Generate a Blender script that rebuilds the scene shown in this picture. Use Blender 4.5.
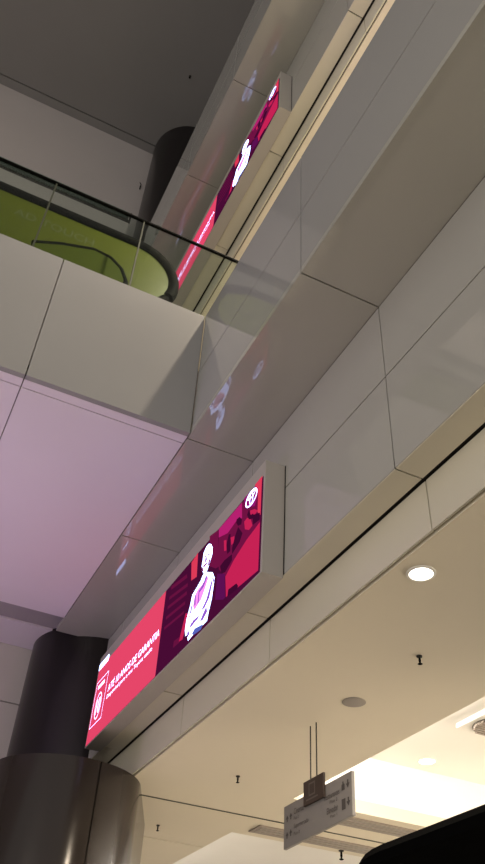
import bpy, bmesh, math, random
from mathutils import Vector, Matrix
for o in list(bpy.data.objects): bpy.data.objects.remove(o)
scene = bpy.context.scene
C = scene.collection
S = 2.8            # metres per layout unit
EYE = 1.6
R_ = math.radians
def W(p): return Vector((S*p[0], S*p[1], EYE + S*p[2]))

# ------------------------------------------------------------------ camera
yaw, pitch, roll, FPX = 0.4129, 0.7245, 0.066, 785.1
fw = Vector((math.sin(yaw)*math.cos(pitch), math.cos(yaw)*math.cos(pitch), math.sin(pitch)))
rt = Vector((math.cos(yaw), -math.sin(yaw), 0)); up = rt.cross(fw)
r2 = rt*math.cos(roll) + up*math.sin(roll); u2 = up*math.cos(roll) - rt*math.sin(roll)
cd = bpy.data.cameras.new('camera'); cam = bpy.data.objects.new('camera', cd); C.objects.link(cam)
mt = Matrix((r2, u2, -fw)).transposed().to_4x4(); mt.translation = W((0, 0, 0))
cam.matrix_world = mt
cd.sensor_fit = 'VERTICAL'; cd.sensor_height = 36.0; cd.lens = FPX*36.0/864.0
cd.clip_start = 0.05; cd.clip_end = 200
scene.camera = cam
# ------------------------------------------------------------------ world, exposure
w = bpy.data.worlds.new('world'); scene.world = w; w.use_nodes = True
bg = w.node_tree.nodes['Background']
bg.inputs[0].default_value = (1.0, 0.95, 0.9, 1); bg.inputs[1].default_value = 0.62
vs = scene.view_settings
vs.view_transform = 'Standard'; vs.look = 'None'; vs.gamma = 1.0; vs.exposure = 0.0; vs.use_curve_mapping = False
def area(name, loc, direction, sx, sy, power, col=(1, .9, .75), shape='RECTANGLE', parent=None):
    l = bpy.data.lights.new(name, 'AREA'); l.shape = shape; l.size = sx; l.size_y = sy
    l.energy = power; l.color = col
    o = bpy.data.objects.new(name, l); C.objects.link(o)
    o.rotation_euler = Vector(direction).to_track_quat('-Z', 'Y').to_euler()
    if parent: o.parent = parent; o.location = W(loc) - parent.location
    else: o.location = W(loc)
    return o
WARM = (1.0, .86, .66)
# the lit shop fronts deep under the gallery, and the hall's open side behind the camera
area('shop_light', (2.45, .8, .1), (-1, 0, -.35), 6.0, 2.0, 420, WARM)
area('gallery_fill_light', (2.4, .6, 1.75), (-1, 0, .05), 6.0, 1.8, 150, (1, .9, .78))  # unseen fill added to brighten the gallery ceiling
# added violet fill lamp, out of view low in the hall, tints the bridge underside
ol = area('violet_fill_light', (-1.2, 1.55, -.45), (.95, .0, 1.42), 1.6, 1.2, 13, (.72, .50, 1.0)); ol.data.spread = R_(62)
area('hall_light', (-2.2, -1.2, .3), (1, .7, -.15), 4.0, 3.0, 200, (1, .93, .84))

# ------------------------------------------------------------------ materials
def lin(c):
    return tuple(((v/255)/12.92 if v/255 <= .04045 else ((v/255+.055)/1.055)**2.4) for v in c)
def mat(name, rgb, rough=.5, metal=0.0, spec=.5, var=.06, scale=1.2, bump=0.0):
    m = bpy.data.materials.new(name); m.use_nodes = True
    nt = m.node_tree; b = nt.nodes['Principled BSDF']
    tc = nt.nodes.new('ShaderNodeTexCoord'); nz = nt.nodes.new('ShaderNodeTexNoise')
    nz.inputs['Scale'].default_value = scale; nz.inputs['Detail'].default_value = 4
    cr = nt.nodes.new('ShaderNodeMix'); cr.data_type = 'RGBA'
    cr.inputs[6].default_value = (*[v*(1-var) for v in rgb], 1); cr.inputs[7].default_value = (*[min(1, v*(1+var)) for v in rgb], 1)
    nt.links.new(tc.outputs['Object'], nz.inputs['Vector']); nt.links.new(nz.outputs[0], cr.inputs[0])
    nt.links.new(cr.outputs[2], b.inputs['Base Color'])
    b.inputs['Roughness'].default_value = rough; b.inputs['Metallic'].default_value = metal
    b.inputs['Specular IOR Level'].default_value = spec
    if bump:
        n2 = nt.nodes.new('ShaderNodeTexNoise'); n2.inputs['Scale'].default_value = 90; bp = nt.nodes.new('ShaderNodeBump')
        bp.inputs['Strength'].default_value = bump; bp.inputs['Distance'].default_value = .01
        nt.links.new(tc.outputs['Object'], n2.inputs['Vector']); nt.links.new(n2.outputs[0], bp.inputs['Height']); nt.links.new(bp.outputs[0], b.inputs['Normal'])
    return m
def emis(name, rgb, k=1.0):
    m = bpy.data.materials.new(name); m.use_nodes = True; nt = m.node_tree; nt.nodes.clear()
    e = nt.nodes.new('ShaderNodeEmission'); o = nt.nodes.new('ShaderNodeOutputMaterial')
    e.inputs[0].default_value = (*rgb, 1); e.inputs[1].default_value = k; nt.links.new(e.outputs[0], o.inputs[0])
    return m
def glassmat(name, tint, refl=.6):
    m = bpy.data.materials.new(name); m.use_nodes = True; nt = m.node_tree; nt.nodes.clear()
    t = nt.nodes.new('ShaderNodeBsdfTransparent'); t.inputs[0].default_value = (*tint, 1)
    g = nt.nodes.new('ShaderNodeBsdfGlossy'); g.inputs['Roughness'].default_value = .02
    f = nt.nodes.new('ShaderNodeFresnel'); f.inputs[0].default_value = 1.45
    mu = nt.nodes.new('ShaderNodeMath'); mu.operation = 'MULTIPLY'; mu.inputs[1].default_value = refl
    x = nt.nodes.new('ShaderNodeMixShader'); o = nt.nodes.new('ShaderNodeOutputMaterial')
    nt.links.new(f.outputs[0], mu.inputs[0]); nt.links.new(mu.outputs[0], x.inputs[0])
    nt.links.new(t.outputs[0], x.inputs[1]); nt.links.new(g.outputs[0], x.inputs[2]); nt.links.new(x.outputs[0], o.inputs[0])
    return m
def coated(m, r, cr):
    b = m.node_tree.nodes['Principled BSDF']
    b.inputs['Roughness'].default_value = r; b.inputs['Coat Weight'].default_value = 1.0
    b.inputs['Coat Roughness'].default_value = cr; b.inputs['Coat IOR'].default_value = 1.55
    return m
M = dict(
    panel=mat('gloss_panel', (.40, .39, .365), .05, spec=.6),
    soffit=coated(mat('gloss_soffit', (.385, .375, .335), .3, spec=.12), .35, .010),
    parapet=mat('gloss_parapet', (.35, .345, .335), .05, spec=.6),
    seam=mat('seam', (.25, .235, .21), .7),
    bseam=mat('bridge_seam', (.26, .24, .23), .7),
    bridge=mat('bridge_panel', (.30, .295, .295), .09, spec=.5),
    under=mat('bridge_underside', (.72, .66, .73), .55),  # mauve glow of the screens mixed into the base colour
    strip=mat('strip_shaded', (.36, .33, .35), .6),  # shade of the unlit recessed step put into its colour
    trim=mat('beige_trim', (.64, .60, .49), .3),
    gap=mat('shadow_gap', (.012, .01, .008), .8),
    ceil=mat('beige_ceiling', (.71, .645, .515), .55),
    white=mat('white_plaster', (.85, .83, .78), .7),
    dark=mat('dark_ceiling', (.26, .25, .25), .7),
    wall=mat('far_wall', (.50, .46, .45), .65),
    floor=mat('floor_stone', (.45, .42, .37), .25),
    column=mat('brown_column', (.014, .011, .012), .28, .25, spec=.4, var=.12),
    column2=mat('brown_cladding', (.024, .018, .015), .17, .15, spec=.4, var=.12),
    frame=mat('screen_frame', (.42, .39, .36), .35),
    black=mat('black_rubber', (.004, .004, .004), .7, spec=.05),
    steel=mat('dark_steel', (.035, .032, .03), .55, .2, spec=.2),
    green=mat('green_panel', (.088, .102, .005), .35, var=.1),
    greentext=mat('pale_letter', (.13, .145, .06), .5),
    greenedge=mat('green_edge', (.075, .085, .03), .4),
    canopy=mat('black_fabric', (.003, .003, .003), 1.0, spec=0.0),
    sign=mat('sign_grey', (.23, .215, .205), .5),
    signtab=mat('sign_brown', (.045, .028, .022), .5),
    ink=mat('sign_ink', (.07, .062, .058), .6),
    grille=mat('grille_grey', (.30, .27, .24), .6),
    vent=mat('vent_metal', (.32, .27, .23), .5),
    plate=mat('plate_mark', (.13, .11, .10), .6),
    joint=mat('joint_seal', (.03, .035, .02), .6),
    glass=glassmat('clear_glass', (.89, .94, .90), .15),
    glassfar=glassmat('pale_glass', (.80, .90, .85), .9),
    e_lamp=emis('lamp_glow', (1, .93, .8), 9),
    e_led=emis('cove_led', (1, .94, .86), 62),
    e_red=emis('led_red', lin((230, 70, 105)), 1.0),
    e_base=emis('led_maroon', lin((72, 12, 52)), 1.0),
    e_stripe=emis('led_stripe', lin((102, 18, 62)), 1.0),
    e_mar=emis('led_wine', lin((112, 18, 66)), 1.0),
    e_sky=emis('led_magenta', lin((182, 32, 112)), 1.0),
    e_hot=emis('led_coral', lin((222, 58, 88)), 1.0),
    e_road=emis('led_crimson', lin((198, 34, 84)), 1.0),
    e_pur=emis('led_purple', lin((150, 22, 112)), 1.0),
    e_dark=emis('led_plum', lin((62, 10, 46)), 1.0),
    e_plum2=emis('led_deep_violet', lin((92, 16, 82)), 1.0),
    e_fold=emis('led_violet', lin((150, 90, 200)), 1.0),
    e_pink=emis('led_pink', (.95, .25, .75), 1.3),
    e_blue=emis('led_blue', (.10, .13, .5), 1.0),
    e_white=emis('led_white', (.47, .55, 1.0), 4.6),
)
# ------------------------------------------------------------------ mesh helpers (all in layout units)
class MB:
    def __init__(s): s.v = []; s.f = []; s.m = []
    def add(s, vs, fs, mi=0):
        b = len(s.v); s.v += [tuple(v) for v in vs]; s.f += [tuple(b+i for i in f) for f in fs]; s.m += [mi]*len(fs)
    def box(s, x0, x1, y0, y1, z0, z1, mi=0):
        vs = [(x, y, z) for z in (z0, z1) for y in (y0, y1) for x in (x0, x1)]
        s.add(vs, [(0, 2, 3, 1), (4, 5, 7, 6), (0, 1, 5, 4), (2, 6, 7, 3), (0, 4, 6, 2), (1, 3, 7, 5)], mi)
    def prism(s, loop, d, mi=0):
        n = len(loop); d = Vector(d); a = [Vector(p) for p in loop]; vs = a + [p+d for p in a]
        s.add(vs, [tuple(range(n-1, -1, -1)), tuple(range(n, 2*n))] + [(i, (i+1) % n, n+(i+1) % n, n+i) for i in range(n)], mi)
    def flat(s, loop, mi=0): s.add(loop, [tuple(range(len(loop)))], mi)
    def ring(s, outer, inner, mi=0):
        n = len(outer); s.add(list(outer)+list(inner), [(i, (i+1) % n, n+(i+1) % n, n+i) for i in range(n)], mi)
    def lathe(s, c, prof, n=40, mi=0, a0=0, a1=2*math.pi):
        full = abs(a1-a0-2*math.pi) < 1e-6; k = n if full else n+1
        vs = [(c[0]+r*math.cos(a0+(a1-a0)*i/n), c[1]+r*math.sin(a0+(a1-a0)*i/n), c[2]+z) for (r, z) in prof for i in range(k)]
        fs = []
        for j in range(len(prof)-1):
            for i in range(n):
                i2 = (i+1) % k
                fs.append((j*k+i, j*k+i2, (j+1)*k+i2, (j+1)*k+i))
        if full:
            fs.append(tuple(range(k-1, -1, -1))); fs.append(tuple((len(prof)-1)*k+i for i in range(k)))
        s.add(vs, fs, mi)
    def tube(s, pts, r, n=10, mi=0):
        pts = [Vector(p) for p in pts]; rows = []
        for i, p in enumerate(pts):
            t = (pts[min(i+1, len(pts)-1)] - pts[max(i-1, 0)]).normalized()
            a = t.cross(Vector((0, 0, 1)) if abs(t.z) < .9 else Vector((1, 0, 0))).normalized(); b = t.cross(a)
            rows.append([p + (a*math.cos(2*math.pi*k/n) + b*math.sin(2*math.pi*k/n))*r for k in range(n)])
        vs = [q for row in rows for q in row]
        fs = [(i*n+k, i*n+(k+1) % n, (i+1)*n+(k+1) % n, (i+1)*n+k) for i in range(len(pts)-1) for k in range(n)]
        fs += [tuple(range(n-1, -1, -1)), tuple((len(pts)-1)*n+k for k in range(n))]
        s.add(vs, fs, mi)
    def build(s, name, mats, parent=None, bevel=0.0, smooth=False, recalc=True):
        me = bpy.data.meshes.new(name); off = parent_loc(parent)
        me.from_pydata([W(v)-off for v in s.v], [], s.f)
        for m in (mats if isinstance(mats, (list, tuple)) else [mats]): me.materials.append(m)
        for p, mi in zip(me.polygons, s.m): p.material_index = mi
        bm = bmesh.new(); bm.from_mesh(me)
        if recalc: bmesh.ops.recalc_face_normals(bm, faces=bm.faces)
        if bevel:
            es = [e for e in bm.edges if len(e.link_faces) == 2 and e.calc_face_angle(0) > .6]
            bmesh.ops.bevel(bm, geom=es, offset=bevel, segments=2, profile=.5, affect='EDGES')
        bm.to_mesh(me); bm.free()
        if smooth:
            for p in me.polygons: p.use_smooth = True
            try: me.set_sharp_from_angle(angle=R_(40))
            except Exception: pass
        o = bpy.data.objects.new(name, me); C.objects.link(o)
        if parent: o.parent = parent
        return o
def parent_loc(p):
    v = Vector((0, 0, 0))
    while p: v += p.location; p = p.parent
    return v
def tag(o, label=None, cat=None, group=None, kind=None):
    if label: o['label'] = label
    if cat: o['category'] = cat
    if group: o['group'] = group
    if kind: o['kind'] = kind
    return o
def thing(name, label, cat, loc, group=None):
    o = bpy.data.objects.new(name, None); C.objects.link(o); o.location = W(loc); o.empty_display_size = .1
    return tag(o, label, cat, group)
def copy_tree(o, parent=None):
    c = o.copy(); C.objects.link(c)
    if parent: c.parent = parent
    for ch in [x for x in C.objects if x.parent == o]: copy_tree(ch, c)
    return c
def struct(mb, name, mats, bevel=0.0): return tag(mb.build(name, mats, None, bevel), kind='structure')
def cells(cuts, g): return [(a+g/2, b-g/2) for a, b in zip(cuts[:-1], cuts[1:])]

# ------------------------------------------------------------------ the setting
H = 1.558                      # storey height
XE, XH, XI = .368, .511, .5602
ZJ, ZH, ZG, ZM, ZD = .582, .665, .840, 1.167, 1.348   # lip, ledge, panel seam, parapet seam, parapet top
YB, YF, YW = 1.0878, 1.945, 2.25                       # bridge front, bridge back, far wall
YC = [-1.6, -1.145, -.695, -.245, .205, .655, 1.105, 1.49, 1.87, 2.25]
G = .0026
FL = -EYE/S
m = MB(); m.box(-5, 3, -4, 5, FL-.06, FL); struct(m, 'floor', M['floor'])

for k, nm in ((0, 'lower'), (1, 'upper')):
    dz = k*H
    # vertical lip under the shadow gap
    m = MB()
    for y0, y1 in cells(YC, G): m.box(XI, XI+.004, y0, y1, .5845-.582+ZJ+dz, ZH-.0006+dz)
    m.box(XI+.005, XI+.03, YC[0], YC[-1], ZJ+.006+dz, ZH+.005+dz, 1)
    struct(m, 'trim_%d' % (1+2*k), [M['trim'], M['gap']], .0006)
    # flat ledge under the wall panels
    m = MB()
    for y0, y1 in cells(YC, G): m.box(XH+.0012, XI-.0055, y0, y1, ZH+dz, ZH+.017+dz)
    m.box(XH+.003, XI+.03, YC[0], YC[-1], ZH+.005+dz, ZH+.035+dz, 1)
    struct(m, 'trim_%d' % (2+2*k), [M['trim'], M['gap']], .0006)
    # wall panels
    m = MB()
    for y0, y1 in cells(YC, G):
        for z0, z1 in cells([ZH, ZG, 1.0], G): m.box(XH, XH+.012, y0, y1, z0+dz, z1+dz)
    m.box(XH+.004, XH+.09, YC[0], YC[-1], ZH+.037+dz, 1.0+dz, 1)
    struct(m, 'wall_right_%s' % nm, [M['panel'], M['seam']], .0006)
    # glossy soffit
    m = MB()
    for y0, y1 in cells(YC[:-2]+[2.03], G): m.box(XE, XH, y0, y1, 1.0+dz, 1.012+dz)
    m.box(XE+.013, XH+.05, YC[0], 2.026, 1.004+dz, 1.03+dz, 1)
    struct(m, 'ceiling_soffit_%s' % nm, [M['soffit'], M['seam']], .0006)
    # parapet
    m = MB(); yend = YB if k == 0 else 2.03
    for y0, y1 in cells([y for y in YC if y < yend]+[yend], G):
        for z0, z1 in ((1.0122, ZM-G/2), (ZM+G/2, ZD)): m.box(XE, XE+.012, y0, y1, z0+dz, z1+dz)
    m.box(XE+.004, XE+.05, YC[0], yend, 1.03+dz, ZD-.003+dz, 1)
    struct(m, 'wall_parapet_%s' % nm, [M['parapet'], M['seam']], .0006)
    # gallery floor slab
    m = MB(); m.box(XE+.05, 2.6, YC[0], YW, 1.03+dz, 1.335+dz); struct(m, 'floor_gallery_%s' % nm, M['floor'])

# ceiling of the ground floor, with two bright recesses
ZC = ZJ
m = MB(); t = .03
XR, XR2 = .938, .94
for y0, y1 in cells([-1.6, .205, 1.889, 2.228, 4.5], .007): m.box(XI+.0072, XR, y0, y1, ZC, ZC+t)
m.box(XR, 2.5, 1.705, 1.889-.0035, ZC, ZC+t); m.box(XR, 2.5, 1.889+.0035, 2.043, ZC, ZC+t)
m.box(XR, XR2, 2.045, 4.5, ZC, ZC+t)
m.box(2.2, 2.5, -1.6, 1.705, ZC, ZC+t); m.box(2.2, 2.5, 2.043, 4.5, ZC, ZC+t)
m.box(XI+.008, XR-.01, -1.6, 4.5, ZC+.0022, ZC+t+.01, 1); m.box(XR-.01, 2.4, 1.80, 1.97, ZC+.0022, ZC+t+.01, 1)
struct(m, 'ceiling_ground', [M['ceil'], M['gap']])
m = MB(); m.box(XI+.009, 1.4, 1.8865, 1.8915, ZC-.0012, ZC-.0002); struct(m, 'trim_5', M['joint'])
m = MB(); ZR = .72
m.box(XR-.01, 2.3, -1.6, 4.5, ZR, ZR+.02)
m.box(XR-.02, XR, -1.6, 1.705, ZC+t, ZR); m.box(XR, 2.2, 1.707, 1.725, ZC+t, ZR); m.box(XR2, 2.2, 2.023, 2.041, ZC+t, ZR); m.box(XR2-.02, XR2, 2.043, 4.5, ZC+t, ZR); m.box(2.2, 2.22, -1.6, 4.5, ZC+t, ZR)
struct(m, 'ceiling_recess', M['white'])
m = MB(); m.box(XI+.0072, 2.6, -1.6, YW, ZC+H, ZC+H+.03); struct(m, 'ceiling_gallery', M['ceil'])
m = MB(); m.box(2.5, 2.6, -1.6, 4.5, FL, 4.05); m.box(.6, 2.6, 4.5, 4.6, FL, 1.0); struct(m, 'wall_shops', M['wall'])
# far wall beyond the column, dark top ceiling
ZT_ = 3.9
m = MB(); m.box(-4, XE+.25, YW, YW+.07, FL, .862); m.box(-4, XE+.25, YW, YW+.07, .866, ZT_); m.box(XI+.06, 2.6, YW+.01, YW+.07, ZC+.15, ZT_); m.box(-4, XE+.25, YW+.005, YW+.05, .86, .87, 1)
struct(m, 'wall_far', [M['wall'], M['seam']])
m = MB(); m.box(-4, 2.6, -2.5, 2.196, ZT_, ZT_+.06); m.box(-4, 2.6, 2.203, YW, ZT_, ZT_+.06); m.box(-4, 2.6, 2.19, 2.21, ZT_+.01, ZT_+.05, 1)
struct(m, 'ceiling_top', [M['dark'], M['gap']])
# bridge
BX = [-3.2, -2.3, -1.4, -.62, .0415, XE-.001]
m = MB()
for x0, x1 in cells(BX, G*.8): m.box(x0, x1, YB, YB+.012, 1.0, ZD)
m.box(BX[0], XE, YB+.004, YB+.042, 1.03, ZD-.003, 1)
struct(m, 'wall_bridge', [M['bridge'], M['bseam']], .0006)
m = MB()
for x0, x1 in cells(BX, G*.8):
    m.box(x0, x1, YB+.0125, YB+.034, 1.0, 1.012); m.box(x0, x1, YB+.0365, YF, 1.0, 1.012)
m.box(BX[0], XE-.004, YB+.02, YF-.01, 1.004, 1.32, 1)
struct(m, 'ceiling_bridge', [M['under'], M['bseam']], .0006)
# recessed strips between the bridge and the far wall
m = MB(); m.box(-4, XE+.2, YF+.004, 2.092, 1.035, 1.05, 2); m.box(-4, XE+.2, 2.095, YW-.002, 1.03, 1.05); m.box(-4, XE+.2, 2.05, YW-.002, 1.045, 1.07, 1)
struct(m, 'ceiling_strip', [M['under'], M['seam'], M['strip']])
# far gallery on the next storey
m = MB(); m.box(-4, .30, 2.13, YW-.002, 2.56, 3.055); m.box(-4, .30, 2.126, YW-.002, 3.056, 3.07, 1); struct(m, 'wall_gallery_far', [M['wall'], M['gap']], .001)

# ------------------------------------------------------------------ column
CX, CY, CR = .541, 2.19, .196
t = thing('column', 'dark brown round column rising past the left end of the large screen', 'column', (CX, CY, FL))
m = MB(); m.lathe((CX, CY, 0), [(CR, .56), (CR, 1.016)], 72); m.lathe((CX, CY, 0), [(CR, 1.0165), (CR, 3.898)], 72)
m.build('shaft', M['column'], t, smooth=True)
# the cladding wraps the shaft and bulges forward under the ceiling: outline = front arc, flanks, back arc
DX, DY, DR = .440, 1.889, .174
ax = math.atan2(CY-DY, CX-DX); sp = math.acos(max(-1, min(1, (DR-CR)/math.hypot(CX-DX, CY-DY))))
def hull(off, a):
    # a runs 0..1 round the outline
    pts = [(DX+(DR+off)*math.cos(t), DY+(DR+off)*math.sin(t)) for t in [ax+sp+(2*math.pi-2*sp)*i/60 for i in range(61)]]
    back = [(CX+(CR+off)*math.cos(t), CY+(CR+off)*math.sin(t)) for t in [ax-sp+2*sp*i/40 for i in range(41)]]
    lerp = lambda p, q: [(p[0]+(q[0]-p[0])*k, p[1]+(q[1]-p[1])*k) for k in (.03, .25, .5, .75, .97)]
    return pts + lerp(pts[-1], back[0]) + back + lerp(back[-1], pts[0])
HL = [hull(o, 0) for o in (-.012, 0, 0, -.012)]; HZ = [FL, FL, .5803, .5803]
nH = len(HL[0])
cuts = [0, 40, 80, nH]
for c0, c1 in zip(cuts[:-1], cuts[1:]):
    m = MB(); ids = list(range(c0, c1+1)); vs = []; n = len(ids)
    for row, z in zip(HL, HZ):
        for q, i in enumerate(ids):
            p = Vector((*row[i % nH], z)); nb = Vector((*row[(i+1 if q == 0 else i-1) % nH], z))
            if q in (0, n-1): p += (nb-p).normalized()*.0015
            vs.append(tuple(p))
    m.add(vs, [(r*n+q, r*n+q+1, (r+1)*n+q+1, (r+1)*n+q) for r in range(len(HZ)-1) for q in range(n-1)])
    m.build('cladding_panel', M['column2'], t, smooth=True)
m = MB(); row = hull(-.008, 0); m.prism([(x, y, FL) for x, y in row], (0, 0, .579-FL)); m.build('core', M['gap'], t)

# ------------------------------------------------------------------ LED screens
ART = {
    'stripes': [[(1.398, 0.8512), (1.3093, 0.8345), (1.304, 0.8236), (1.3952, 0.8415)], [(1.4008, 0.8277), (1.2986, 0.8088), (1.2964, 0.7998), (1.4006, 0.8202)], [(1.4044, 0.8069), (1.2985, 0.7903), (1.2963, 0.7814), (1.4041, 0.7995)], [(1.4071, 0.7841), (1.3021, 0.7696), (1.3002, 0.7618), (1.4057, 0.7763)], [(1.4098, 0.7616), (1.3011, 0.7482), (1.3012, 0.7419), (1.4087, 0.7549)], [(1.3413, 0.7013), (1.3051, 0.6965), (1.3105, 0.6845), (1.3416, 0.6869)]],
    'pillar': [(1.2891, 0.8511), (1.2572, 0.8573), (1.2512, 0.7981), (1.28, 0.8045)],
    'redarm': [(1.2917, 0.7381), (1.2706, 0.7283), (1.2934, 0.6843), (1.313, 0.6874)],
    'sky': [(1.1585, 0.8543), (1.057, 0.8535), (1.0528, 0.8157), (1.0755, 0.8247), (1.113, 0.8189), (1.155, 0.8334)],
    'maroon': [(1.2023, 0.8644), (1.162, 0.8547), (1.1401, 0.7625), (1.1572, 0.7669), (1.1881, 0.7882)],
    'redtop': [(0.9765, 0.8599), (0.9775, 0.8332), (0.9772, 0.7755), (0.9896, 0.7894), (0.9904, 0.8286), (1.0058, 0.8589)],
    'purple': [(1.0025, 0.8549), (1.0493, 0.857), (1.0404, 0.8311), (1.0016, 0.8098), (0.9916, 0.8294)],
    'cars': [[(1.042, 0.801), (1.0302, 0.8025), (1.0142, 0.7888), (1.0069, 0.7718), (1.02, 0.7703), (1.037, 0.782)], [(1.1281, 0.8111), (1.1163, 0.8059), (1.1126, 0.781), (1.1229, 0.7851)], [(1.0975, 0.7999), (1.0809, 0.7935), (1.0791, 0.7796), (1.0917, 0.7804)], [(1.0192, 0.8112), (1.001, 0.8029), (0.9886, 0.792), (0.9998, 0.7895), (1.0183, 0.8009)]],
    'road': [(0.9779, 0.762), (0.9776, 0.6675), (1.031, 0.6722), (1.1002, 0.6796), (1.1093, 0.7244), (1.0772, 0.7409), (1.0283, 0.755)],
    'darkcar': [(1.0594, 0.6853), (1.0514, 0.6769), (1.0554, 0.6718), (1.0938, 0.677), (1.092, 0.6901)],
    'lowpurple': [(1.1479, 0.7508), (1.113, 0.7325), (1.1028, 0.6808), (1.1112, 0.68), (1.1485, 0.6976)],
    'head': [(1.2012, 0.8459), (1.1893, 0.8382), (1.1818, 0.8276), (1.1789, 0.8114), (1.1847, 0.8012), (1.1922, 0.7909), (1.2003, 0.782), (1.2124, 0.7843), (1.2225, 0.7954), (1.2284, 0.8093), (1.2258, 0.8226), (1.2244, 0.8378), (1.2135, 0.8456)],
    'face': [[(1.2186, 0.8267), (1.2103, 0.8246), (1.2095, 0.8204), (1.2168, 0.8219)], [(1.2027, 0.8217), (1.1899, 0.8179), (1.1893, 0.8147), (1.2011, 0.8179)], [(1.2119, 0.8192), (1.2058, 0.8197), (1.2024, 0.8106), (1.2078, 0.8074), (1.2129, 0.811)], [(1.2206, 0.8056), (1.2031, 0.8052), (1.1995, 0.8), (1.2157, 0.7988)], [(1.2259, 0.8059), (1.22, 0.8028), (1.2141, 0.791), (1.2208, 0.7939)], [(1.1937, 0.8061), (1.1844, 0.8016), (1.191, 0.7913), (1.1963, 0.7925)], [(1.209, 0.8134), (1.2042, 0.8112), (1.206, 0.8073), (1.2108, 0.8094)]],
    'body': [(1.2001, 0.7817), (1.1694, 0.7648), (1.158, 0.7478), (1.1587, 0.7391), (1.1629, 0.7074), (1.1725, 0.6859), (1.1762, 0.6698), (1.1973, 0.6692), (1.2252, 0.672), (1.2617, 0.6672), (1.2664, 0.6761), (1.2538, 0.6819), (1.2783, 0.6841), (1.2833, 0.6978), (1.2818, 0.7188), (1.2698, 0.7427), (1.2639, 0.7642), (1.2427, 0.7707), (1.2251, 0.7769), (1.2184, 0.7841)],
    'tie': [(1.1975, 0.7683), (1.1856, 0.764), (1.1994, 0.7452), (1.2138, 0.7304), (1.2426, 0.7217), (1.2539, 0.7351), (1.2502, 0.7556), (1.2367, 0.7621), (1.219, 0.7632)],
    'fold': [[(1.1704, 0.7487), (1.1646, 0.7421), (1.1732, 0.7142), (1.1924, 0.7023), (1.2098, 0.7034), (1.1877, 0.7177)], [(1.2437, 0.7014), (1.2134, 0.698), (1.2219, 0.6931), (1.2583, 0.6937)], [(1.2687, 0.7201), (1.2575, 0.7222), (1.2567, 0.7189), (1.2694, 0.716)], [(1.2502, 0.7556), (1.2435, 0.7553), (1.24, 0.7322), (1.2465, 0.7316)], [(1.2307, 0.7572), (1.2257, 0.7565), (1.2246, 0.7284), (1.2309, 0.7278)], [(1.2004, 0.7747), (1.1926, 0.7676), (1.2072, 0.7528), (1.2244, 0.7503), (1.2289, 0.7563), (1.2107, 0.762)], [(1.1943, 0.6961), (1.1847, 0.7021), (1.1775, 0.6882), (1.1956, 0.6793), (1.2102, 0.6825)], [(1.2632, 0.7396), (1.2561, 0.7376), (1.2577, 0.723), (1.2663, 0.7241)], [(1.1656, 0.7565), (1.1578, 0.7422), (1.1605, 0.7364), (1.1676, 0.7502)], [(1.2556, 0.6996), (1.2338, 0.6969), (1.2314, 0.6929), (1.2615, 0.6898)], [(1.2692, 0.688), (1.2557, 0.6862), (1.2622, 0.6792), (1.2688, 0.6793)]],
    'jeans': [(1.2332, 0.6797), (1.1939, 0.671), (1.2016, 0.6635), (1.2336, 0.6674), (1.2455, 0.674)],
    'haze': [(1.1585, 0.8543), (0.9873, 0.8481), (0.979, 0.8542), (0.9779, 0.762), (1.0283, 0.755), (1.0772, 0.7409), (1.1093, 0.7244), (1.1425, 0.7574)],
    'dark': [[(1.0757, 0.8265), (1.063, 0.8246), (1.0517, 0.8118), (1.0531, 0.8022), (1.0672, 0.8074), (1.0761, 0.8194)], [(1.1144, 0.7934), (1.1068, 0.8119), (1.0987, 0.8088), (1.0945, 0.7693), (1.1072, 0.77)], [(1.0776, 0.7915), (1.0668, 0.8046), (1.0561, 0.7917), (1.0457, 0.7792), (1.0562, 0.7664), (1.0708, 0.7622), (1.0856, 0.7579), (1.0874, 0.7716)], [(1.009, 0.7951), (0.9794, 0.7815), (0.9783, 0.7668), (1.004, 0.7716)], [(1.1365, 0.7606), (1.1176, 0.763), (1.0856, 0.7579), (1.0838, 0.7445), (1.1108, 0.7344), (1.1268, 0.7397)], [(1.0309, 0.8087), (1.0246, 0.8172), (1.0152, 0.799), (1.0062, 0.7966), (0.9993, 0.7828), (1.0223, 0.7938)]],
}
XS = .472
def txt(body, Y0, Y1, z0, z1, x):
    cu = bpy.data.curves.new('t', 'FONT'); cu.body = body; cu.resolution_u = 3
    o = bpy.data.objects.new('t', cu); C.objects.link(o)
    bpy.context.view_layer.update(); dg = bpy.context.evaluated_depsgraph_get()
    me = bpy.data.meshes.new_from_object(o.evaluated_get(dg))
    vs = [v.co.copy() for v in me.vertices]; fs = [tuple(p.vertices) for p in me.polygons]
    bpy.data.objects.remove(o); bpy.data.curves.remove(cu); bpy.data.meshes.remove(me)
    ax, bx = min(v.x for v in vs), max(v.x for v in vs); ay, by = min(v.y for v in vs), max(v.y for v in vs)
    return [(x, Y0+(Y1-Y0)*(v.x-ax)/(bx-ax), z0+(z1-z0)*(v.y-ay)/(by-ay)) for v in vs], fs
def words(body, Y0, Y1, z0, z1, x, name, mt, par, conv=lambda p: p):
    # one part per word
    vs, fs = txt(body, Y0, Y1, z0, z1, x)
    ys = sorted(set(round(v[1], 6) for v in vs)); lim = abs(Y1-Y0)/len(body)*.36
    brk = [(p+q)/2 for p, q in zip(ys[:-1], ys[1:]) if q-p > lim]
    grp = {}
    for f in fs: grp.setdefault(sum(vs[f[0]][1] > t for t in brk), []).append(f)
    for key in sorted(grp, reverse=True):
        ids = sorted({i for f in grp[key] for i in f}); mp = {i: k for k, i in enumerate(ids)}
        m = MB(); m.add([conv(vs[i]) for i in ids], [tuple(mp[i] for i in f) for f in grp[key]])
        m.build(name, mt, par, recalc=False)
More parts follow.
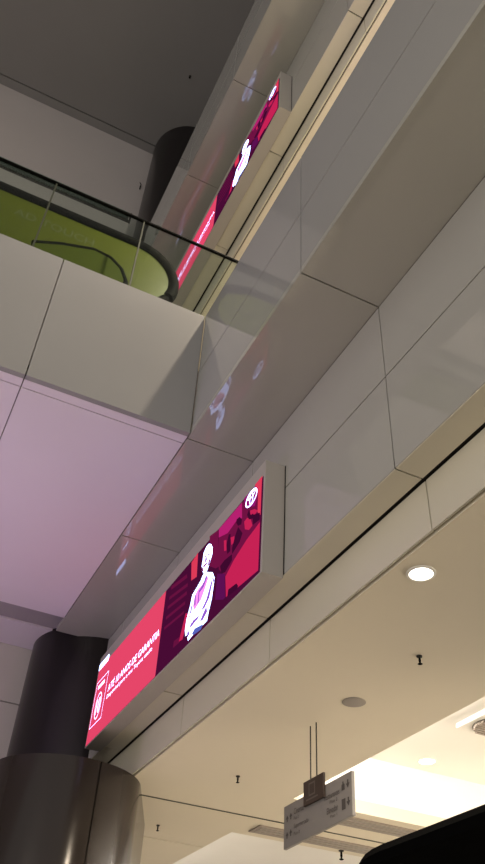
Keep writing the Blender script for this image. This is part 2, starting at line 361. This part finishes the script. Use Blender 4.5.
def ell(cy, cz, a, b, x, n=40): return [(x, cy-a*math.cos(2*math.pi*i/n), cz+b*math.sin(2*math.pi*i/n)) for i in range(n)]
def rect(Y0, Y1, z0, z1, x): return [(x, Y0, z0), (x, Y1, z0), (x, Y1, z1), (x, Y0, z1)]
def frame_line(mb, Y0, Y1, z0, z1, x, w=.0022):
    o = rect(Y0, Y1, z0, z1, x); s = -1 if Y1 < Y0 else 1
    mb.ring(o, rect(Y0+s*w, Y1-s*w, z0+w, z1-w, x))
def art(name, loops, lay, mt, par):
    if not isinstance(loops[0], list): loops = [loops]
    mb = MB()
    for l in loops: mb.flat([(XS-.0004-.00025*lay, y, z) for y, z in l])
    return mb.build(name, mt, par, recalc=False)
YL, YR, ZB, ZT = 1.884, .972, ZH-.003, .856
def make_screen():
    t = thing('led_screen', 'large LED screen in the lower middle showing a red advert with a man in white', 'screen', (XH, YL, ZH))
    m = MB(); m.box(XS, XH-.0005, YR-.006, YL+.006, ZH-.006, .889); m.build('frame', M['frame'], t, .0012)
    m = MB(); m.box(XH-.0004, XH+.0002, YR-.009, YL+.002, ZH+.001, .8895); m.build('mounting_gap', M['gap'], t)
    m = MB(); m.box(XS-.0004, XS+.001, YR, YL, ZB, ZT); d = m.build('display', M['e_base'], t)
    lay = [('red_field', [(YL, ZB), (1.428, ZB), (1.428, ZT), (YL, ZT)], 1, 'e_red'), ('street_haze', ART['haze'], .5, 'e_mar'),
           ('red_pillar', ART['pillar'], 1, 'e_hot'), ('red_shadow', ART['redarm'], 1, 'e_road'),
           ('magenta_sky', ART['sky'], 1, 'e_sky'), ('wine_building', ART['maroon'], 1, 'e_mar'), ('coral_corner', ART['redtop'], 1, 'e_hot'),
           ('purple_corner', ART['purple'], 1, 'e_pur'), ('road', ART['road'], 1, 'e_road'), ('dark_car', ART['darkcar'], 2, 'e_dark'), ('plum_patch', ART['lowpurple'], 1, 'e_plum2'),
           ('portrait', ART['body'], 3, 'e_white'), ('portrait_head', ART['head'], 3, 'e_white'), ('portrait_shirt', ART['tie'], 4, 'e_pink'), ('portrait_trousers', ART['jeans'], 4, 'e_blue')]
    for q in ART['stripes']: lay.append(('shutter_stripe', q, 1, 'e_stripe'))
    for q in ART['cars']: lay.append(('parked_car', q, 2, 'e_road'))
    for q in ART['dark']: lay.append(('dark_tree', q, 2.5, 'e_dark'))
    for q in ART['face']: lay.append(('face_shading', q, 5, 'e_pur'))
    for q in ART['fold']: lay.append(('sleeve_fold', q, 5, 'e_fold'))
    for nm, lo, la, mm in lay: art(nm, lo, la, M[mm], d)
    x = XS-.0012
    words('ATÉ 10 ANOS DE GARANTIA', 1.766, 1.435, .7535, .7760, x, 'headline_word', M['e_white'], d)
    words('Disponível para o teu Toyota usado', 1.766, 1.470, .7330, .7460, x, 'caption_word', M['e_white'], d)
    m = MB(); frame_line(m, 1.876, 1.786, .699, .815, x, .0014); m.flat(rect(1.860, 1.810, .793, .802, x))
    m.ring(ell(1.832, .744, .023, .033, x), ell(1.832, .744, .0212, .0305, x))
    m.add(*txt('10', 1.848, 1.816, .724, .764, x)); m.build('warranty_badge', M['e_white'], d, recalc=False)
    m = MB(); cy, cz = 1.0165, .837
    m.ring(ell(cy, cz, .0235, .0165, x), ell(cy, cz, .0200, .0135, x))
    m.ring(ell(cy, cz-.001, .0075, .0138, x), ell(cy, cz-.001, .0050, .0112, x))
    m.ring(ell(cy, cz+.006, .016, .0066, x), ell(cy, cz+.006, .0132, .0044, x)); m.build('emblem', M['e_white'], d, recalc=False)
    m = MB(); m.box(XS-.0012, XS-.0002, 1.812, YL, .851, .868); tag(m.build('light_strip', M['e_white'], t), 'glowing white strip at the top left corner')
    return t
s1 = make_screen()
s2 = copy_tree(s1); s2.location.z += H*S
s2['label'] = 'upper LED screen with red advert, steeply foreshortened beside the glass railing'
s1['group'] = s2['group'] = 'advertising screens on the gallery wall'

# ------------------------------------------------------------------ glass railing on the bridge
t = thing('glass_railing', 'clear glass railing with thin dark top rail on the grey bridge', 'railing', (0, YB+.008, ZD))
jx = [-2.4, -1.6, -.85, -.026, .189, .446]
for x0, x1 in cells(jx, .004):
    m = MB(); m.box(x0, x1, YB+.004, YB+.0085, ZD+.0005, 1.599); m.build('glass_pane', M['glass'], t)
m = MB(); m.box(jx[0], jx[-1], YB+.0025, YB+.010, 1.5985, 1.603); m.build('top_rail', M['black'], t, .0008)
for x0 in jx[2:-1]:
    m = MB(); m.box(x0-.0018, x0+.0018, YB+.0042, YB+.0083, ZD+.001, 1.598); m.build('joint', M['joint'], t)
t = thing('glass_guard', 'pale glass guard along the far gallery, ending beside the dark column', 'railing', (0, 2.14, 3.07))
for x0, x1 in cells([-2.6, -1.9, -1.2, -.45, .296], .006):
    m = MB(); m.box(x0, x1, 2.135, 2.142, 3.07, 3.143); m.build('glass_pane', M['glassfar'], t)
m = MB(); m.box(.298, .305, 2.133, 2.144, 3.07, 3.143); m.build('end_post', M['steel'], t)

# ------------------------------------------------------------------ escalator end behind the railing
t = thing('escalator_balustrade', 'green escalator side panel with rounded end and black handrail behind the glass railing', 'escalator', (0, 1.20, ZD))
def outline(rad, cx=.206, cz=1.546, n=24):
    top = [(-1.5, cz+rad-.012*(cx+1.5)*0), ]
    p = [(-1.5, cz+rad)]
    for i in range(n+1):
        a = R_(90-180*i/n); p.append((cx+rad*math.cos(a), cz+rad*math.sin(a)))
    p.append((-1.5, cz-rad)); return p
m = MB(); m.prism([(x, 1.20, z) for x, z in outline(.101)], (0, .012, 0)); gp = m.build('side_panel', M['green'], t)
m = MB(); m.ring([(x, 1.199, z) for x, z in outline(.106)], [(x, 1.199, z) for x, z in outline(.098)]); m.build('panel_edge', M['greenedge'], t, recalc=False)
m = MB(); o = outline(.108); m.tube([(x, 1.206, z) for x, z in o], .0155, 12); m.build('handrail', M['black'], t, smooth=True)
m = MB(); m.box(-1.5, .2, 1.195, 1.36, ZD, 1.45); m.build('base_skirt', M['steel'], t, .002)
words('AD TOUCH', -.095, .10, 1.572, 1.598, 0, 'lettering', M['greentext'], gp, lambda p: (p[1], 1.1993, p[2]))
t2 = thing('handrail_newel', 'low black rounded newel just above the bridge edge behind the glass railing', 'escalator', (.0, 1.15, ZD))
pr = [(-.03, ZD), (-.03, 1.43), (.03, 1.462), (.10, 1.488), (.14, 1.483), (.17, 1.460), (.186, 1.425), (.188, ZD)]
m = MB(); m.prism([(x, 1.143, z) for x, z in pr], (0, .014, 0)); m.build('newel_plate', M['green'], t2)
m = MB(); m.tube([(x, 1.150, z+.004) for x, z in pr[1:]], .0085, 10); m.build('handrail', M['black'], t2, smooth=True)

# ------------------------------------------------------------------ lamps and ceiling fittings
def downlight(x, y, z, label, group, power, lamp_r=.0165):
    t = thing('downlight', label, 'ceiling light', (x, y, z), group)
    m = MB(); n = 40
    m.lathe((x, y, z), [(lamp_r+.004, .0), (lamp_r+.004, -.0015), (lamp_r, -.002), (lamp_r, -.0003)], n); m.build('trim_ring', M['white'], t, smooth=True)
    m = MB(); m.lathe((x, y, z), [(lamp_r, -.0008), (lamp_r*.6, -.0012)], n); m.build('lamp', M['e_lamp'], t)
    if power: area('lamp_light', (x, y, z-.004), (0, 0, -1), lamp_r*2*S, lamp_r*2*S, power, WARM, 'DISK', t)
    return t
downlight(.607, .744, ZC, 'bright round downlight in the beige ceiling below the wall edge', 'ground floor downlights', 45)
downlight(1.291, 1.645, ZR, 'small downlight washed out inside the bright white ceiling recess', 'recess downlights', 0, .02)
downlight(.607, .744, ZC+H, 'downlight in the gallery ceiling of the upper storey, hidden by the parapet', 'gallery downlights', 150)
downlight(.607, -.4, ZC, 'downlight in the beige ceiling behind the viewer', 'ground floor downlights', 45)
downlight(-1.45, 1.88, 3.9, 'downlight in the dark top ceiling left of the picture', 'top ceiling downlights', 20, .03)
downlight(-1.1, 1.0, 3.9, 'downlight in the dark top ceiling above the viewer', 'top ceiling downlights', 20, .03)

t = thing('cove_light', 'white LED cove washing the bright ceiling recess', 'ceiling light', (XR, 1.0, ZR))
m = MB(); m.box(XR+.002, XR+.012, -1.5, 1.69, ZR-.03, ZR-.02); m.build('led_strip', M['e_led'], t)
m = MB(); m.box(2.186, 2.198, -1.5, 1.69, ZR-.03, ZR-.02); m.build('led_strip', M['e_led'], t)
t = thing('cove_light', 'white LED cove in the second recess beyond the ceiling beam', 'ceiling light', (XR2, 2.5, ZR))
m = MB(); m.box(XR2+.002, XR2+.012, 2.06, 4.4, ZR-.03, ZR-.02); m.build('led_strip', M['e_led'], t)
m = MB(); m.box(2.186, 2.198, 2.06, 4.4, ZR-.03, ZR-.02); m.build('led_strip', M['e_led'], t)

def sprinkler(x, y, z, label, k=1.0):
    t = thing('sprinkler', label, 'sprinkler', (x, y, z), 'ceiling sprinklers'); k *= .58
    m = MB(); m.lathe((x, y, z), [(.008*k, 0), (.008*k, -.002), (.003*k, -.003)], 20); m.build('escutcheon', M['steel'], t, smooth=True)
    m = MB(); m.lathe((x, y, z), [(.003*k, -.003), (.0035*k, -.014*k), (.002*k, -.022*k)], 14); m.build('body', M['black'], t, smooth=True)
    m = MB(); m.lathe((x, y, z), [(.0065*k, -.0225*k), (.007*k, -.024*k), (.003*k, -.026*k)], 14); m.build('deflector', M['black'], t, smooth=True)
sprinkler(.752, .950, ZC, 'small dark sprinkler in the beige ceiling below the bright downlight')
sprinkler(.761, 1.637, ZC, 'small dark sprinkler left of the hanging sign')
sprinkler(.754, 2.101, ZC, 'small dark sprinkler nearest the brown column')
sprinkler(1.313, 1.750, ZC, 'small sprinkler just above the black canopy edge')
sprinkler(1.262, 2.02, ZC, 'dark sprinkler below the hanging sign, left of the black canopy', 1.6)
sprinkler(.363, 1.769, 3.9, 'tiny sprinkler high in the dark grey ceiling', 1.3)
t = thing('wall_hook', 'tiny dark hook on the far wall left of the upper column', 'hook', (.328, YW, 3.549))
m = MB(); m.box(.325, .331, YW-.004, YW-.001, 3.533, 3.563); m.build('plate', M['black'], t)
m = MB(); m.tube([(.328, YW-.003, 3.558), (.328, YW-.012, 3.563), (.319, YW-.014, 3.573)], .002); m.build('prong', M['black'], t)

t = thing('ceiling_speaker', 'flat round grey speaker grille in the beige ceiling above the hanging sign', 'speaker', (.761, 1.16, ZC))
m = MB(); m.lathe((.761, 1.16, ZC), [(.0215, 0), (.0215, -.0008), (.0195, -.0014)], 40); m.build('rim', M['grille'], t, smooth=True)
m = MB(); m.lathe((.761, 1.16, ZC), [(.0195, -.0012), (.010, -.0018)], 40); m.build('grille', M['grille'], t, smooth=True)

# round air vent on a square panel in the recess
vx, vy, vz = 1.262, 1.352, ZR
t = thing('air_vent', 'round slatted air vent on a white panel in the bright recess', 'vent', (vx, vy, vz))
m = MB(); m.box(vx-.062, vx+.20, vy-.14, vy+.058, vz-.012, vz-.0005); m.build('panel', M['white'], t, .001)
m = MB(); m.ring([(vx+.050*math.cos(a), vy+.050*math.sin(a), vz-.0145) for a in [i*math.pi/24 for i in range(48)]], [(vx+.046*math.cos(a), vy+.046*math.sin(a), vz-.0145) for a in [i*math.pi/24 for i in range(48)]])
m.build('rim', M['vent'], t)
m = MB(); m.lathe((vx, vy, vz), [(.049, -.012), (.049, -.0135)], 48); m.build('duct', M['gap'], t)
for i in range(-4, 5):
    y = i*.0105; hw = math.sqrt(max(0, .047**2-y*y)); m = MB()
    m.box(vx-hw, vx+hw, vy+y-.0032, vy+y+.0032, vz-.0185, vz-.0145); m.build('slat', M['vent'], t)

# linear diffusers on the beam between the recesses
for (y, lab) in ((1.775, 'linear ceiling diffuser nearest the bright recess on the beam'), (1.97, 'linear ceiling diffuser on the far side of the beam behind the sign')):
    t = thing('linear_diffuser', lab, 'vent', (1.16, y, ZC), 'linear diffusers')
    m = MB(); m.box(.97, 1.36, y-.034, y+.034, ZC-.003, ZC-.0004); m.build('flange', M['vent'], t, .0008)
    for j in (-.018, 0, .018):
        m = MB(); m.box(.98, 1.35, y+j-.005, y+j+.005, ZC-.0045, ZC-.0031); m.build('slot', M['grille'], t)

# ------------------------------------------------------------------ hanging sign
SX = .755
def ty(y): return 1.168+(y-1.207)*.922
def tz(z): return .388+(z-.362)*.95
t = thing('hanging_sign', 'grey directional sign hanging on two wires below the beige ceiling', 'sign', (SX, ty(1.337), tz(.44)))
m = MB(); m.prism([(SX, ty(1.467), tz(.362)), (SX, ty(1.209), tz(.368)), (SX, ty(1.207), tz(.442)), (SX, ty(1.467), tz(.440))], (.006, 0, 0)); b = m.build('board', M['sign'], t, .0008)
m = MB(); m.box(SX-.005, SX-.001, ty(1.299), ty(1.377), tz(.419), tz(.463)); tab = m.build('header_plate', M['signtab'], t, .0008)
for y in (1.351, 1.327):
    m = MB(); m.tube([(SX-.003, ty(y), tz(.463)), (SX-.003, ty(y), ZC)], .0013, 8); m.build('wire', M['steel'], t)
x = SX-.0007
for body, a, c, z0, z1 in (('Cinemas', 1.424, 1.384, .4165, .4275), ('Piso 2', 1.424, 1.405, .4065, .4125), ('Supermercado', 1.424, 1.366, .3885, .3995), ('Piso 0', 1.424, 1.400, .3785, .3845),
                           ('Restaurantes', 1.305, 1.250, .4130, .4230), ('Piso 2', 1.285, 1.258, .4035, .4090), ('Elevador', 1.296, 1.256, .3875, .3980), ('Piso 1', 1.284, 1.260, .3790, .3840)):
    m = MB(); m.add(*txt(body, ty(a), ty(c), tz(z0), tz(z1), x)); m.build('lettering', M['ink'], b, recalc=False)
def arrow(cy, cz, s, up=True):
    cy, cz, s = ty(cy), tz(cz), s*.93
    k = 1 if up else -1
    m = MB(); m.flat([(x, cy+s*.35, cz-k*s), (x, cy-s*.35, cz-k*s), (x, cy-s*.35, cz), (x, cy-s, cz), (x, cy, cz+k*s*1.3), (x, cy+s, cz), (x, cy+s*.35, cz)])
    m.build('arrow', M['ink'], b, recalc=False)
for z in (.416, .386):
    arrow(1.437, z, .0055); arrow(1.452, z-.002, .0055)
    arrow(1.220, z+.008, .0065, False)
m = MB(); hy, hz = ty(1.2365), tz(.421)
m.flat([(x, hy+.005, hz-.005), (x, hy-.005, hz-.005), (x, hy-.005, hz+.004), (x, hy-.002, hz+.0055), (x, hy-.002, hz+.009), (x, hy+.002, hz+.009), (x, hy+.002, hz+.0055), (x, hy+.005, hz+.004)])
m.build('pictogram', M['ink'], b, recalc=False)
m = MB(); m.flat(rect(ty(1.243), ty(1.230), tz(.383), tz(.401), x)); m.build('pictogram', M['ink'], b, recalc=False)
m = MB(); frame_line(m, ty(1.355), ty(1.330), tz(.432), tz(.456), SX-.0056, .003); m.flat(rect(ty(1.365), ty(1.320), tz(.4255), tz(.4285), SX-.0056)); m.build('plate_mark', M['plate'], tab, recalc=False)

# ------------------------------------------------------------------ black canopy in the near corner
t = thing('canopy', 'black fabric canopy edge in the bottom right corner under the bright recess', 'canopy', (1.1, .5, FL))
m = MB(); n = 10; L = []
x0, x1, y0, y1 = .570, 1.4, -.1, 1.0; rr = .17
def rloop(ins, z):
    out = []
    for cx, cy, a0 in ((x1-rr, y1-rr, 0), (x0+rr, y1-rr, 90), (x0+rr, y0+rr, 180), (x1-rr, y0+rr, 270)):
        for i in range(n+1):
            a = R_(a0+90*i/n); out.append((cx+(rr-ins)*math.cos(a), cy+(rr-ins)*math.sin(a), z))
    return out
rows = [rloop(.012, .232), rloop(.002, .236), rloop(0, .246), rloop(.006, .255), rloop(.03, .259)]
k = len(rows[0]); vs = [p for r in rows for p in r]
fs = [(j*k+i, j*k+(i+1) % k, (j+1)*k+(i+1) % k, (j+1)*k+i) for j in range(len(rows)-1) for i in range(k)] + [tuple(range(k-1, -1, -1)), tuple((len(rows)-1)*k+i for i in range(k))]
m.add(vs, fs); m.build('roof', M['canopy'], t, smooth=True)
for px, py in ((.69, .83), (1.28, .83), (.67, 0.0), (1.32, 0.0)):
    m = MB(); m.lathe((px, py, 0), [(.03, FL), (.03, FL+.01), (.011, FL+.014), (.011, .232)], 20); m.build('post', M['black'], t, smooth=True)
